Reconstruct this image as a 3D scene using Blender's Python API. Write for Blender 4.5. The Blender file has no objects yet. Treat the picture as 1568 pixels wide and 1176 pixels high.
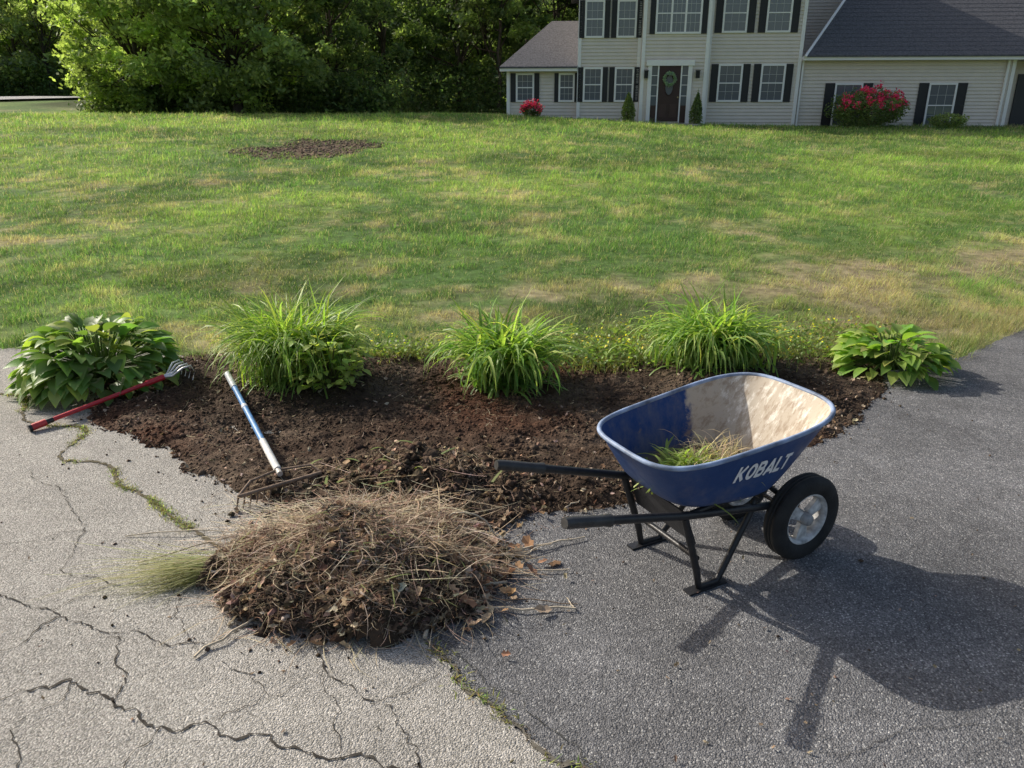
import bpy, math, numpy as np
import bmesh
from mathutils import Vector
from mathutils.bvhtree import BVHTree
R = np.random.default_rng(7)
scn = bpy.context.scene
rad = math.radians

# ------------------------------------------------------------------ helpers
class MB:
    def __init__(s): s.V=[];s.F=[];s.C=[];s.n=0
    def add(s,V,F,C=(.5,.5,.5),m=0,smooth=False):
        V=np.asarray(V,float).reshape(-1,3);F=np.asarray(F,int)
        C=np.asarray(C,float)
        if C.ndim==1: C=np.tile(C,(len(V),1))
        s.V.append(V);s.C.append(C);s.F.append((F+s.n,m,smooth));s.n+=len(V)
    def build(s,name,mats,parent=None):
        V=np.concatenate(s.V);C=np.concatenate(s.C)
        me=bpy.data.meshes.new(name)
        me.vertices.add(len(V));me.vertices.foreach_set('co',V.astype(np.float32).ravel())
        loops=np.concatenate([f.ravel() for f,_,_ in s.F])
        sizes=np.concatenate([np.full(len(f),f.shape[1]) for f,_,_ in s.F])
        mi=np.concatenate([np.full(len(f),m) for f,m,_ in s.F])
        sm=np.concatenate([np.full(len(f),q) for f,_,q in s.F])
        st=np.concatenate([[0],np.cumsum(sizes)[:-1]])
        me.loops.add(len(loops));me.loops.foreach_set('vertex_index',loops.astype(np.int32))
        me.polygons.add(len(sizes));me.polygons.foreach_set('loop_start',st.astype(np.int32))
        me.polygons.foreach_set('material_index',mi.astype(np.int32))
        me.polygons.foreach_set('use_smooth',sm.astype(bool))
        me.update(calc_edges=True)
        a=me.color_attributes.new('Col','FLOAT_COLOR','POINT')
        a.data.foreach_set('color',np.concatenate([C,np.ones((len(C),1))],1).astype(np.float32).ravel())
        for m in mats: me.materials.append(m)
        ob=bpy.data.objects.new(name,me);scn.collection.objects.link(ob)
        if parent: ob.parent=parent
        return ob
def box(mb,x0,x1,y0,y1,z0,z1,c=(.5,.5,.5),m=0):
    V=[(x,y,z) for z in(z0,z1) for y in(y0,y1) for x in(x0,x1)]
    mb.add(V,[(0,2,3,1),(4,5,7,6),(0,1,5,4),(2,6,7,3),(0,4,6,2),(1,3,7,5)],c,m)
def tube(mb,P,r,n=8,c=(.5,.5,.5),m=0,closed=False,flat=1.0):
    P=np.asarray(P,float);k=len(P);r=np.broadcast_to(np.asarray(r,float),(k,))
    if closed: T=np.roll(P,-1,0)-np.roll(P,1,0)
    else: T=np.gradient(P,axis=0)
    T/=np.linalg.norm(T,axis=1)[:,None]+1e-9
    up=np.array([0,0,1.]) if abs(T[:,2]).mean()<.8 else np.array([1.,0,0])
    A=np.cross(T,up);A/=np.linalg.norm(A,axis=1)[:,None]+1e-9;B=np.cross(A,T)
    th=np.arange(n)*2*np.pi/n
    V=P[:,None]+r[:,None,None]*(np.cos(th)[None,:,None]*A[:,None]+flat*np.sin(th)[None,:,None]*B[:,None])
    F=[]
    for i in range(k if closed else k-1):
        j=(i+1)%k
        for q in range(n): F.append((i*n+q,j*n+q,j*n+(q+1)%n,i*n+(q+1)%n))
    mb.add(V.reshape(-1,3),F,c,m,True)
    if not closed:
        mb.add(V[0],[list(range(n))],c,m);mb.add(V[-1],[list(range(n))[::-1]],c,m)
def lathe_y(mb,prof,cx,cy,cz,n=40,c=(.5,.5,.5),m=0,smooth=True):
    th=np.arange(n)*2*np.pi/n;k=len(prof)
    V=np.array([[(cx+p*math.cos(t),cy+y,cz+p*math.sin(t)) for t in th] for p,y in prof]).reshape(-1,3)
    F=[(i*n+q,(i+1)*n+q,(i+1)*n+(q+1)%n,i*n+(q+1)%n) for i in range(k-1) for q in range(n)]
    mb.add(V,F,c,m,smooth)
def ribbons(mb,P,az,L,e0,e1,w,C,nseg=3,prof=None,m=0,fold=0.,pw=1.3,twist=None,tipc=None,curl=None):
    """curved leaf strips. P base (n,3); az azimuth; L length; e0,e1 start/end elevation; w width; C colour (n,3)"""
    n=len(P);t=np.linspace(0,1,nseg+1)
    L=np.broadcast_to(L,(n,));e0=np.broadcast_to(e0,(n,));e1=np.broadcast_to(e1,(n,));w=np.broadcast_to(w,(n,))
    if prof is None: prof=np.sqrt(1-t**2*.995)
    cur=P.astype(float).copy();Pts=[cur.copy()];A=az.copy()
    for k in range(nseg):
        tm=(k+.5)/nseg;e=e0+(e1-e0)*tm**pw
        if curl is not None: A=A+curl/nseg
        d=np.stack([np.cos(e)*np.cos(A),np.cos(e)*np.sin(A),np.sin(e)],1)
        cur=cur+d*(L/nseg)[:,None];Pts.append(cur.copy())
    sa=az+np.pi/2
    S=np.stack([np.cos(sa),np.sin(sa),np.zeros(n)],1)
    if twist is not None: S=S*np.cos(twist)[:,None]+np.array([0,0,1.])*np.sin(twist)[:,None]
    rows=3 if fold else 2
    V=np.zeros((n,nseg+1,rows,3));CC=np.zeros((n,nseg+1,rows,3))
    for k in range(nseg+1):
        h=(w*prof[k]/2)[:,None]
        V[:,k,0]=Pts[k]-S*h;V[:,k,-1]=Pts[k]+S*h
        if fold:
            V[:,k,1]=Pts[k];V[:,k,0,2]+=h[:,0]*fold;V[:,k,2,2]+=h[:,0]*fold
        cc=C if tipc is None else C*(1-t[k])+tipc*t[k]
        CC[:,k]=cc[:,None] 
    idx=np.arange(n)[:,None]*((nseg+1)*rows);F=[]
    for k in range(nseg):
        for r in range(rows-1):
            a=k*rows+r;F.append(idx+np.array([a,a+1,a+rows+1,a+rows]))
    mb.add(V.reshape(-1,3),np.concatenate(F),CC.reshape(-1,3),m,bool(fold))
def cards(mb,P,size,C,m=0,flat=0.,droop=0.):
    n=len(P);N=R.normal(size=(n,3));N[:,2]+=flat*np.sign(N[:,2]);N/=np.linalg.norm(N,axis=1)[:,None]
    A=np.cross(N,R.normal(size=(n,3)));A/=np.linalg.norm(A,axis=1)[:,None];B=np.cross(N,A)
    s=np.broadcast_to(size,(n,))[:,None]
    V=np.stack([P-A*s*.5,P-B*s*.28+A*s*.05,P+A*s*.55,P+B*s*.28+A*s*.05],1)
    mb.add(V.reshape(-1,3),np.arange(n*4).reshape(n,4),np.repeat(C,4,0),m)
def curled(mb,P,size,C,m=0):
    """dry leaves: folded along the midrib"""
    n=len(P);N=R.normal(size=(n,3));N[:,2]+=1.2*np.sign(N[:,2]);N/=np.linalg.norm(N,axis=1)[:,None]
    A=np.cross(N,R.normal(size=(n,3)));A/=np.linalg.norm(A,axis=1)[:,None];B=np.cross(N,A)
    s=np.broadcast_to(size,(n,))[:,None];cu=R.uniform(.05,.4,(n,1));j=lambda:R.uniform(.7,1.3,(n,1))
    pts=[P-A*s*.5,P-A*s*.2+B*s*.3*j()+N*s*cu,P+A*s*.05+B*s*.2*j()+N*s*cu*.6,P+A*s*.25+B*s*.3*j()+N*s*cu,P+A*s*.55+N*s*cu*j(),P+A*s*.25-B*s*.3*j()+N*s*cu,P+A*s*.05-B*s*.2*j()+N*s*cu*.6,P-A*s*.2-B*s*.3*j()+N*s*cu,P+A*s*.0]
    V=np.stack(pts,1);F=np.array([(8,0,1),(8,1,2),(8,2,3),(8,3,4),(8,4,5),(8,5,6),(8,6,7),(8,7,0)])
    mb.add(V.reshape(-1,3),(np.arange(n)[:,None,None]*9+F[None]).reshape(-1,3),np.repeat(C,9,0),m)
def clods(mb,P,s,C,m=0,flat=.7):
    n=len(P)
    O=np.array([(1,0,0),(0,1,0),(-1,0,0),(0,-1,0),(0,0,1),(0,0,-1)],float)
    F=np.array([(0,1,4),(1,2,4),(2,3,4),(3,0,4),(1,0,5),(2,1,5),(3,2,5),(0,3,5)])
    a=R.uniform(0,6.28,n);ca,sa=np.cos(a),np.sin(a)
    V=O[None]*R.uniform(.6,1.2,(n,6,1))*np.broadcast_to(s,(n,))[:,None,None]
    V[:,:,2]*=flat
    X=V[:,:,0]*ca[:,None]-V[:,:,1]*sa[:,None];Y=V[:,:,0]*sa[:,None]+V[:,:,1]*ca[:,None]
    V=np.stack([X,Y,V[:,:,2]],2)+P[:,None]
    mb.add(V.reshape(-1,3),(np.arange(n)[:,None,None]*6+F[None]).reshape(-1,3),np.repeat(C,6,0),m,True)
_t={}
def vn(x,y,sc,seed=0):
    if seed not in _t: _t[seed]=np.random.default_rng(seed+100).random((256,256))
    T=_t[seed];u=np.asarray(x)/sc+37.3;v=np.asarray(y)/sc+91.7
    i=np.floor(u).astype(int);j=np.floor(v).astype(int);fu=u-i;fv=v-j
    fu=fu*fu*(3-2*fu);fv=fv*fv*(3-2*fv);i&=255;j&=255;i1=(i+1)&255;j1=(j+1)&255
    return (T[i,j]*(1-fu)+T[i1,j]*fu)*(1-fv)+(T[i,j1]*(1-fu)+T[i1,j1]*fu)*fv
def fbm(x,y,sc,seed=0,o=3):
    a=0;s=0
    for k in range(o):
        t=.6*k+.3;xx=x*math.cos(t)-y*math.sin(t);yy=x*math.sin(t)+y*math.cos(t)
        a=a+vn(xx,yy,sc/2**k,seed+k)*.55**k;s+=.55**k
    return a/s
def sstep(a,b,x):
    t=np.clip((x-a)/(b-a),0,1);return t*t*(3-2*t)
def jit(c,n,a=.2,hue=.06):
    c=np.asarray(c,float);b=R.uniform(1-a,1+a,(n,1));return np.clip(c*b*(1+R.normal(0,hue,(n,3))),0.002,1)

# ------------------------------------------------------------------ materials
def newmat(name):
    m=bpy.data.materials.new(name);m.use_nodes=True;nt=m.node_tree;nt.nodes.clear()
    o=nt.nodes.new('ShaderNodeOutputMaterial');return m,nt,o
def leafmat(name,trans=.35,rough=.5,tt=(1.15,1.25,.5),spec=.3):
    m,nt,o=newmat(name);N=nt.nodes.new;L=nt.links.new
    a=N('ShaderNodeAttribute');a.attribute_name='Col'
    p=N('ShaderNodeBsdfPrincipled');p.inputs['Roughness'].default_value=rough;p.inputs['Specular IOR Level'].default_value=spec
    t=N('ShaderNodeBsdfTranslucent');mx=N('ShaderNodeMixShader');mx.inputs[0].default_value=trans
    mul=N('ShaderNodeMix');mul.data_type='RGBA';mul.blend_type='MULTIPLY';mul.inputs[0].default_value=1;mul.clamp_result=False
    L(a.outputs['Color'],mul.inputs[6]);mul.inputs[7].default_value=(*[v*1.4 for v in tt],1)
    L(a.outputs['Color'],p.inputs['Base Color']);L(mul.outputs[2],t.inputs['Color'])
    L(p.outputs[0],mx.inputs[1]);L(t.outputs[0],mx.inputs[2]);L(mx.outputs[0],o.inputs[0]);return m
def colmat(name,rough=.9,spec=.2,bump=0,bs=40,var=0,vs=20,metal=0):
    m,nt,o=newmat(name);N=nt.nodes.new;L=nt.links.new
    a=N('ShaderNodeAttribute');a.attribute_name='Col'
    p=N('ShaderNodeBsdfPrincipled');p.inputs['Roughness'].default_value=rough;p.inputs['Specular IOR Level'].default_value=spec
    p.inputs['Metallic'].default_value=metal
    tc=N('ShaderNodeTexCoord');src=a.outputs['Color']
    if var:
        n=N('ShaderNodeTexNoise');n.inputs['Scale'].default_value=vs;n.inputs['Detail'].default_value=8
        L(tc.outputs['Object'],n.inputs['Vector'])
        mr=N('ShaderNodeMapRange');mr.inputs[1].default_value=.3;mr.inputs[2].default_value=.7
        mr.inputs[3].default_value=1-var;mr.inputs[4].default_value=1+var;L(n.outputs['Fac'],mr.inputs[0])
        v=N('ShaderNodeVectorMath');v.operation='SCALE';L(src,v.inputs[0]);L(mr.outputs[0],v.inputs['Scale']);src=v.outputs[0]
    L(src,p.inputs['Base Color'])
    if bump:
        n=N('ShaderNodeTexNoise');n.inputs['Scale'].default_value=bs;n.inputs['Detail'].default_value=8
        L(tc.outputs['Object'],n.inputs['Vector'])
        b=N('ShaderNodeBump');b.inputs['Strength'].default_value=bump;b.inputs['Distance'].default_value=.02
        L(n.outputs['Fac'],b.inputs['Height']);L(b.outputs[0],p.inputs['Normal'])
    L(p.outputs[0],o.inputs[0]);return m
def asphalt(name,c_lo,c_hi,stone,patch,sc=170):
    m,nt,o=newmat(name);N=nt.nodes.new;L=nt.links.new
    tc=N('ShaderNodeTexCoord')
    p=N('ShaderNodeBsdfPrincipled');p.inputs['Roughness'].default_value=.85;p.inputs['Specular IOR Level'].default_value=.25
    v=N('ShaderNodeTexVoronoi');v.inputs['Scale'].default_value=sc;L(tc.outputs['Object'],v.inputs['Vector'])
    r=N('ShaderNodeValToRGB');L(v.outputs['Color'],r.inputs[0])
    e=r.color_ramp.elements;e[0].position=.15;e[0].color=(*c_lo,1);e[1].position=.75;e[1].color=(*c_hi,1)
    x=e.new(.95);x.color=(*stone,1)
    def noise(s,lo,hi,d=7):
        n=N('ShaderNodeTexNoise');n.inputs['Scale'].default_value=s;n.inputs['Detail'].default_value=d;n.inputs['Roughness'].default_value=.65
        L(tc.outputs['Object'],n.inputs['Vector'])
        mr=N('ShaderNodeMapRange');mr.inputs[1].default_value=.3;mr.inputs[2].default_value=.7;mr.inputs[3].default_value=lo;mr.inputs[4].default_value=hi
        L(n.outputs['Fac'],mr.inputs[0]);return mr
    a=noise(1.3,1-patch,1+patch);b=noise(9,1-patch*.6,1+patch*.6)
    mm=N('ShaderNodeMath');mm.operation='MULTIPLY';L(a.outputs[0],mm.inputs[0]);L(b.outputs[0],mm.inputs[1])
    pit=N('ShaderNodeMapRange');pit.inputs[1].default_value=.35;pit.inputs[2].default_value=.8;pit.inputs[3].default_value=1.08;pit.inputs[4].default_value=.55;L(v.outputs['Distance'],pit.inputs[0])
    m2=N('ShaderNodeMath');m2.operation='MULTIPLY';L(mm.outputs[0],m2.inputs[0]);L(pit.outputs[0],m2.inputs[1])
    s=N('ShaderNodeVectorMath');s.operation='SCALE';L(r.outputs[0],s.inputs[0]);L(m2.outputs[0],s.inputs['Scale'])
    L(s.outputs[0],p.inputs['Base Color'])
    n2=N('ShaderNodeTexNoise');n2.inputs['Scale'].default_value=110;n2.inputs['Detail'].default_value=4;L(tc.outputs['Object'],n2.inputs['Vector'])
    ad=N('ShaderNodeMath');ad.operation='SUBTRACT';L(n2.outputs['Fac'],ad.inputs[0]);L(v.outputs['Distance'],ad.inputs[1])
    b=N('ShaderNodeBump');b.inputs['Strength'].default_value=.7;b.inputs['Distance'].default_value=.006
    L(ad.outputs[0],b.inputs['Height']);L(b.outputs[0],p.inputs['Normal']);L(p.outputs[0],o.inputs[0]);return m
M_leaf=leafmat('leaf',.42,.45);M_tree=leafmat('tree_leaf',.5,.6,(1.15,1.22,.6))
M_grass=leafmat('grass_blade',.47,.6,(1.05,1.15,.65))
M_bark=colmat('bark',.9,.1,.6,8,.3,6);M_soil=colmat('soil',.95,.1,.7,60,.35,25)
M_ground=colmat('ground_soil',.95,.1,.5,12,.35,9)
M_deb=leafmat('dry_debris',.12,.8,(1,1,.9),.1)
M_light=asphalt('old_asphalt',(.25,.24,.215),(.45,.43,.395),(.62,.59,.54),.17)
M_dark=asphalt('sealed_asphalt',(.10,.102,.108),(.20,.20,.205),(.42,.42,.41),.28)
M_paint=colmat('siding_paint',.55,.3,0,0,.04,3);M_trim=colmat('trim_paint',.45,.3,0,0,.03,5)
M_roof=colmat('shingles',.9,.1,.8,30,.3,14)
M_black=colmat('black_metal',.4,.4,.1,80,.25,30);M_rub=colmat('rubber',.75,.25,.15,90,.3,15)
M_metal=colmat('grey_metal',.45,.5,.1,60,.25,30,.6)
m,nt,o=newmat('window_glass');p=nt.nodes.new('ShaderNodeBsdfPrincipled');p.inputs['Base Color'].default_value=(.12,.14,.16,1)
p.inputs['Roughness'].default_value=.05;p.inputs['Specular IOR Level'].default_value=1.;nt.links.new(p.outputs[0],o.inputs[0]);M_glass=m

# ------------------------------------------------------------------ layout functions
frontX=[-40,-6,-4,-3,-2.45,-1.7,-.8,0,.8,1.6,2.3,2.9,3.37,4.34,9,20,40]
frontY=[6.6,5.95,5.76,5.72,5.5,5.6,5.5,5.45,5.45,5.55,5.5,5.35,5.55,6.32,10,17,30]
def front(x): return np.interp(x,frontX,frontY)
def terr(x,y):
    zc=1.38-.42*sstep(-3,10,x)
    y0=5.9+np.maximum(0,x-3)*.8
    t=np.clip((y-y0)/(30-np.minimum(y0,25)),0,1)
    z=zc*t
    z=z+.06*(fbm(x,y,3.,3)-.5)*sstep(0,2.,y-y0)
    return z+.75*sstep(31,50,y)*sstep(-17.5,-25,x)
def dirt(x,y): return ((x+5.0)/1.5)**2+((y-19.6)/2.0)**2+ (fbm(x,y,.9,21)-.5)*2.2
def lawncol(x,y,n):
    g=fbm(x,y,2.2,5,4);g2=fbm(x,y,.3,9,3);g3=fbm(x,y,.9,109,3);far=sstep(9,20,y)
    dry=np.clip((g-.5)*1.5+(g2-.5)*2.6+(g3-.5)*1.8-.14+.85*np.exp(-((y-7.1-.35*np.maximum(x-1,0))/1.0)**2)*sstep(-1,3.0,x)+.25*np.exp(-((y-front(x)-.5)/.6)**2)+.3*sstep(-2,-6,x)*np.exp(-((y-10)/3)**2)-.12*far,0,1)
    G=np.array([.115,.205,.058]);Yl=np.array([.235,.335,.085]);D=np.array([.45,.38,.23])
    a=np.clip((fbm(x,y,3,15,4)-.42)*2.8+(g2-.5)*1.5+.28*far,0,1)[:,None]
    c=G*(1-a)+Yl*a;d=dry[:,None];c=c*(1-d*.85)+D*d*.85
    dk=sstep(.52,.68,fbm(x*.6,y,1.6,211,4))[:,None];return c*(1-.28*dk)
# ------------------------------------------------------------------ terrain (one sheet to the horizon)
xs=np.concatenate([np.linspace(-900,-60,12),np.linspace(-50,-16,40),np.linspace(-15,18,190),np.linspace(19,60,24),np.linspace(80,900,12)])
ys=np.concatenate([np.linspace(-400,-5,10),np.linspace(-3,4,8),np.linspace(4.4,34,210),np.linspace(35,70,22),np.linspace(90,1500,12)])
X,Y=np.meshgrid(xs,ys);X=X.ravel();Y=Y.ravel();Z=terr(X,Y)
c=lawncol(X,Y,len(X))*.7
nearr=np.exp(-((Y-7.1-.35*np.maximum(X-1,0))/1.0)**2)*sstep(-1,3.,X);c=c*(1-.5*nearr[:,None])+np.array([.20,.15,.10])*.5*nearr[:,None]
dd=(dirt(X,Y)<1);c[dd]=(.11,.08,.055)
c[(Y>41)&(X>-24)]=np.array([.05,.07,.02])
nx=len(xs);ii=np.arange((len(ys)-1)*(nx-1));r_,c_=ii//(nx-1),ii%(nx-1);a=r_*nx+c_
mb=MB();mb.add(np.stack([X,Y,Z],1),np.stack([a,a+1,a+nx+1,a+nx],1),c,0,True)
mb.build('ground',[M_ground])

# ------------------------------------------------------------------ grass
mb=MB();n=640000
y=5.3*(34/5.3)**R.random(n);x=R.uniform(-.84,.84,n)*y
k=(y>front(x)+R.normal(0,.06,n))&(dirt(x,y)>R.uniform(.2,1.3,n))
thin=fbm(x,y,.3,31,2);bare=fbm(x,y,1.1,40,3)
nearr=np.exp(-((y-7.1-.35*np.maximum(x-1,0))/1.0)**2)*sstep(-1,3.,x)
k&=~((thin+bare*.6+.3*nearr>.98)&(R.random(n)<.8))
x=x[k];y=y[k];n=len(x);s=np.clip(y/7,.8,4.4)
tall=fbm(x,y,.22,51,3);tall2=fbm(x,y,1.3,57,2)
C=lawncol(x,y,n)*R.uniform(.6,1.4,(n,1))*(1+R.normal(0,.08,(n,3)))*(.62+.76*tall2)[:,None]*(.7+.6*tall)[:,None]
st=R.random(n)<.11;C[st]=np.array([.48,.41,.26])*R.uniform(.7,1.1,(st.sum(),1))
C=np.clip(C,.01,1)
edge=np.exp(-((y-front(x))/.5)**2)
Lh=R.uniform(.035,.075,n)*np.clip(.15+2.2*(tall-.15),.25,2.2)*(.85+.3*s)*(1+.8*edge)*(.6+.8*tall2)
P=np.stack([x,y,terr(x,y)-.004],1)
ribbons(mb,P,R.uniform(0,6.28,n),Lh,R.uniform(.7,1.5,n),R.uniform(-.1,1.1,n),.0036*s,C,2,np.array([1,.75,.08]),tipc=C*1.2)
mb.build('lawn_grass',[M_grass])
mb=MB();n=2500;x=R.uniform(-7,-3,n);y=R.uniform(17,22.5,n);k=dirt(x,y)<1.1;x,y=x[k],y[k];k=len(x);clods(mb,np.stack([x,y,terr(x,y)],1),R.uniform(.02,.07,k),jit((.15,.115,.08),k,.5));mb.build('bare_soil_patch',[M_soil])

# ------------------------------------------------------------------ driveway sheets
def sheet(name,poly,z,mat,jag=.012,step=.06):
    P=[]
    for i in range(len(poly)):
        a=np.array(poly[i]);b=np.array(poly[(i+1)%len(poly)]);d=np.linalg.norm(b-a)
        k=max(1,int(d/step)) if d<8 else 4
        for q in range(k):
            p_=a+(b-a)*q/k
            if q>0 and d<8: p_=p_+R.normal(0,jag,2)
            P.append((p_[0],p_[1],z))
    mb=MB();mb.add(P,[list(range(len(P)))]);return mb.build(name,[mat])
sheet('driveway',[(-.9,3.3),(-.2,4),(1,4.6),(2.2,4.9),(2.9,5.32),(3.37,5.52),(4.34,6.29),(9,9.95),(20,16.9),(40,29),(40,-8),(-2,-8),(-2,1.5)],.004,M_dark)
sheet('old_driveway',[(-.07,3.05),(-.13,2.93),(-.2,2.6),(-.31,2.29),(-.18,2.07),(.14,1.71),(.6,1.2),(1.4,0),(3,-5),(-20,-5),(-20,6.2),(-6,5.92),(-4,5.74),(-3,5.7),(-2.4,5.5),(-1.5,4.6),(-.6,3.6)],.008,M_light,.010,.035)
mb=MB()
def crack(pts,w,c=(.06,.055,.048),sub=.016,z=.0115,j=.005):
    pts=np.array(pts,float);Q=[]
    for i in range(len(pts)-1):
        a,b=pts[i],pts[i+1];k=max(2,int(np.linalg.norm(b-a)/sub));d=b-a;nn=np.array([-d[1],d[0]])
        amp=R.normal(0,.07)
        for q in range(k): Q.append(a+d*q/k+nn*amp*math.sin(q/k*math.pi*2)+R.normal(0,j,2))
    Q.append(pts[-1]);Q=np.array(Q);T=np.gradient(Q,axis=0);T/=np.linalg.norm(T,axis=1)[:,None];Nn=np.stack([-T[:,1],T[:,0]],1)
    ww=(w*R.uniform(.1,1.3,len(Q)))[:,None]/2;ww[0]*=.2;ww[-1]*=.2
    A=Q+Nn*ww;B=Q-Nn*ww;k=len(Q)
    V=np.concatenate([np.c_[A,np.full(k,z)],np.c_[B,np.full(k,z)]])
    mb.add(V,[(i,i+1,k+i+1,k+i) for i in range(k-1)],c);return Q
cr=[([(-1.8,1.95),(-1.63,1.97),(-1.46,2.06),(-1.25,1.94),(-1.07,1.85),(-.91,1.855),(-.7,1.775),(-.5,1.73),(-.27,1.71),(-.1,1.6)],.009),
([(-2.1,2.1),(-1.77,2.2),(-1.68,2.39),(-1.44,2.29),(-1.14,2.25),(-.9,2.32)],.006),([(-2.4,2.6),(-1.99,2.52),(-1.73,2.42),(-1.68,2.39)],.006),
([(-1.73,2.42),(-1.6,2.6),(-1.3,2.68),(-1.1,2.66)],.004),([(-.70,2.25),(-.62,2.07),(-.4,1.94),(-.28,1.77),(-.25,1.6)],.005),
([(-2.5,3.6),(-2.15,3.3),(-1.9,3.0),(-1.85,2.7),(-1.6,2.6)],.004),([(-1.44,2.29),(-1.3,2.1),(-1.25,1.94)],.005),([(-1.07,1.85),(-1.12,1.7),(-1.0,1.5)],.005),
([(-.62,2.07),(-.8,2.0),(-.91,1.855)],.003),([(-3.2,3.4),(-2.8,3.2),(-2.5,2.9),(-2.4,2.6)],.004),([(-.45,1.96),(-.33,2.0),(-.25,2.1)],.003),([(-1.46,2.06),(-1.5,1.8),(-1.35,1.6)],.004),
([(-2.6,3.0),(-2.2,2.9),(-1.9,3.0)],.003),([(-3.0,2.7),(-2.4,2.6)],.004),([(-1.3,2.68),(-1.25,2.4),(-1.14,2.25)],.003),([(-1.0,2.15),(-.85,2.05),(-.8,2.0)],.003),([(-.5,1.73),(-.55,1.9),(-.62,2.07)],.003)]
for q,w in cr: crack(q,w)
seam1=crack([(-3.9,5.3),(-3.38,4.73),(-2.71,4.19),(-2.22,3.71),(-1.85,3.38),(-1.49,3.06),(-1.2,2.82),(-.9,2.6)],.022,(.13,.115,.08))
seam2=crack([(-.31,2.29),(-.18,2.07),(-.02,1.88),(.14,1.71),(.6,1.2)],.018,(.13,.12,.10))
crack([(-.27,2.28),(-.1,2.09),(.04,1.93),(.2,1.76),(.4,1.5)],.004,(.06,.06,.055))
for q in [[(1.6,2.0),(1.5,2.3),(1.62,2.6)],[(.9,1.75),(1.3,1.85),(1.8,1.8)]]: crack(q,.003,(.07,.07,.07),z=.0075)
mb.build('driveway_cracks',[colmat('crack_dirt',.95,.05,0,0,.4,30)])
mb=MB()
for S,nn,sp,thr in((seam1,3400,.016,.48),(seam2,600,.018,.55)):
    i=R.integers(0,len(S),nn);d=fbm(S[i,0],S[i,1],.15,61,2)>thr;i=i[d];P=np.c_[S[i]+R.normal(0,sp,(len(i),2)),np.full(len(i),.01)]
    k=len(P);ribbons(mb,P,R.uniform(0,6.28,k),R.uniform(.008,.030,k),R.uniform(.2,1.3,k),R.uniform(-.3,.6,k),.004,jit((.30,.31,.10),k,.5,.15),2,np.array([1,.8,.1]))
    i=R.integers(0,len(S),600);clods(mb,np.c_[S[i]+R.normal(0,.012,(600,2)),np.full(600,.012)],R.uniform(.001,.0035,600),jit((.2,.165,.12),600,.5),0)
mb.build('crack_weeds',[M_grass])

# ------------------------------------------------------------------ soil bed
bed=np.array([(-2.5,4.29),(-2.66,4.6),(-2.9,5.1),(-2.45,5.55),(-1.70,5.68),(-.81,5.55),(0,5.5),(.82,5.5),(1.59,5.6),(2.3,5.55),(2.65,5.2),(2.5,4.85),(2.1,4.3),(1.72,3.96),(1.2,3.6),(.72,3.3),(.355,3.17),(.11,3.15),(-.07,3.03),(-.385,2.9),(-.925,3.1),(-1.41,3.41),(-1.62,3.59),(-2.04,3.96),(-2.35,4.14)])
def inside(x,y,P):
    r=np.zeros(len(x),bool);j=len(P)-1
    for i in range(len(P)):
        xi,yi=P[i];xj,yj=P[j];c=((yi>y)!=(yj>y))&(x<(xj-xi)*(y-yi)/(yj-yi+1e-12)+xi);r^=c;j=i
    return r
def pdist(x,y,P):
    d=np.full(len(x),9.)
    for i in range(len(P)):
        a=P[i];b=P[(i+1)%len(P)];ab=b-a;t=np.clip(((x-a[0])*ab[0]+(y-a[1])*ab[1])/(ab@ab),0,1)
        d=np.minimum(d,np.hypot(x-a[0]-t*ab[0],y-a[1]-t*ab[1]))
    return d
def bedz(x,y):
    s=np.where(inside(x,y,bed),1,-1)*pdist(x,y,bed)+(fbm(x,y,.22,71)-.5)*.16
    z=.02*sstep(-.02,.12,s)+.105*(fbm(x,y,.34,73,4)-.40)*sstep(0,.15,s)+.036*(fbm(x,y,.07,79,2)-.5)*sstep(0,.1,s)
    z=z+.13*np.exp(-(((x+.50)/.40)**2+((y-3.40)/.28)**2))*(.5+1.0*fbm(x,y,.13,81,3))
    return np.maximum(z,-.004)+.010,s
gx=np.arange(-3.1,2.9,.014);gy=np.arange(2.7,5.9,.014);X,Y=np.meshgrid(gx,gy);X=X.ravel();Y=Y.ravel()
Z,S=bedz(X,Y);Z=np.where(S<0,.002+S*.3,Z)
def soilc(x,y):
    red=(np.clip((fbm(x,y,1.2,85,2)-.42)*4,0,1)*sstep(3.5,4.3,y))[:,None];dryc=np.clip((fbm(x,y,.3,88,4)-.46)*4,0,1)[:,None]
    return (np.array([.055,.038,.027])*(1-red)+np.array([.078,.036,.022])*red)*(1-.5*dryc)+np.array([.14,.105,.077])*.5*dryc
C=soilc(X,Y)
nx=len(gx);ii=np.arange((len(gy)-1)*(nx-1));a=(ii//(nx-1))*nx+ii%(nx-1)
a=a[S[a]>-.03]
mb=MB();mb.add(np.stack([X,Y,Z],1),np.stack([a,a+1,a+nx+1,a+nx],1),C,0,True)
def scat(n,lim=-.02):
    x=R.uniform(-3,2.8,n);y=R.uniform(2.8,5.8,n);z,s=bedz(x,y);k=s>lim;return x[k],y[k],z[k],s[k]
x,y,z,s=scat(75000);k=len(x);cl=(.25+1.2*fbm(x,y,.25,89,2));clods(mb,np.stack([x,y,z+.001],1),(R.gamma(1.3,.0038,k)+.0012)*cl,soilc(x,y)*R.uniform(.6,1.7,(k,1)),0,.8)
x,y,z,s=scat(9000);den=fbm(x,y,.35,151,3)+.3*np.exp(-s/.2)>.47;x,y,z=x[den],y[den],z[den];k=len(x);r=R.random(k)
P=np.stack([x,y,z+.006],1);C=np.where(r[:,None]<.4,jit((.12,.08,.055),k,.4),jit((.36,.29,.20),k,.5))
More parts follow.
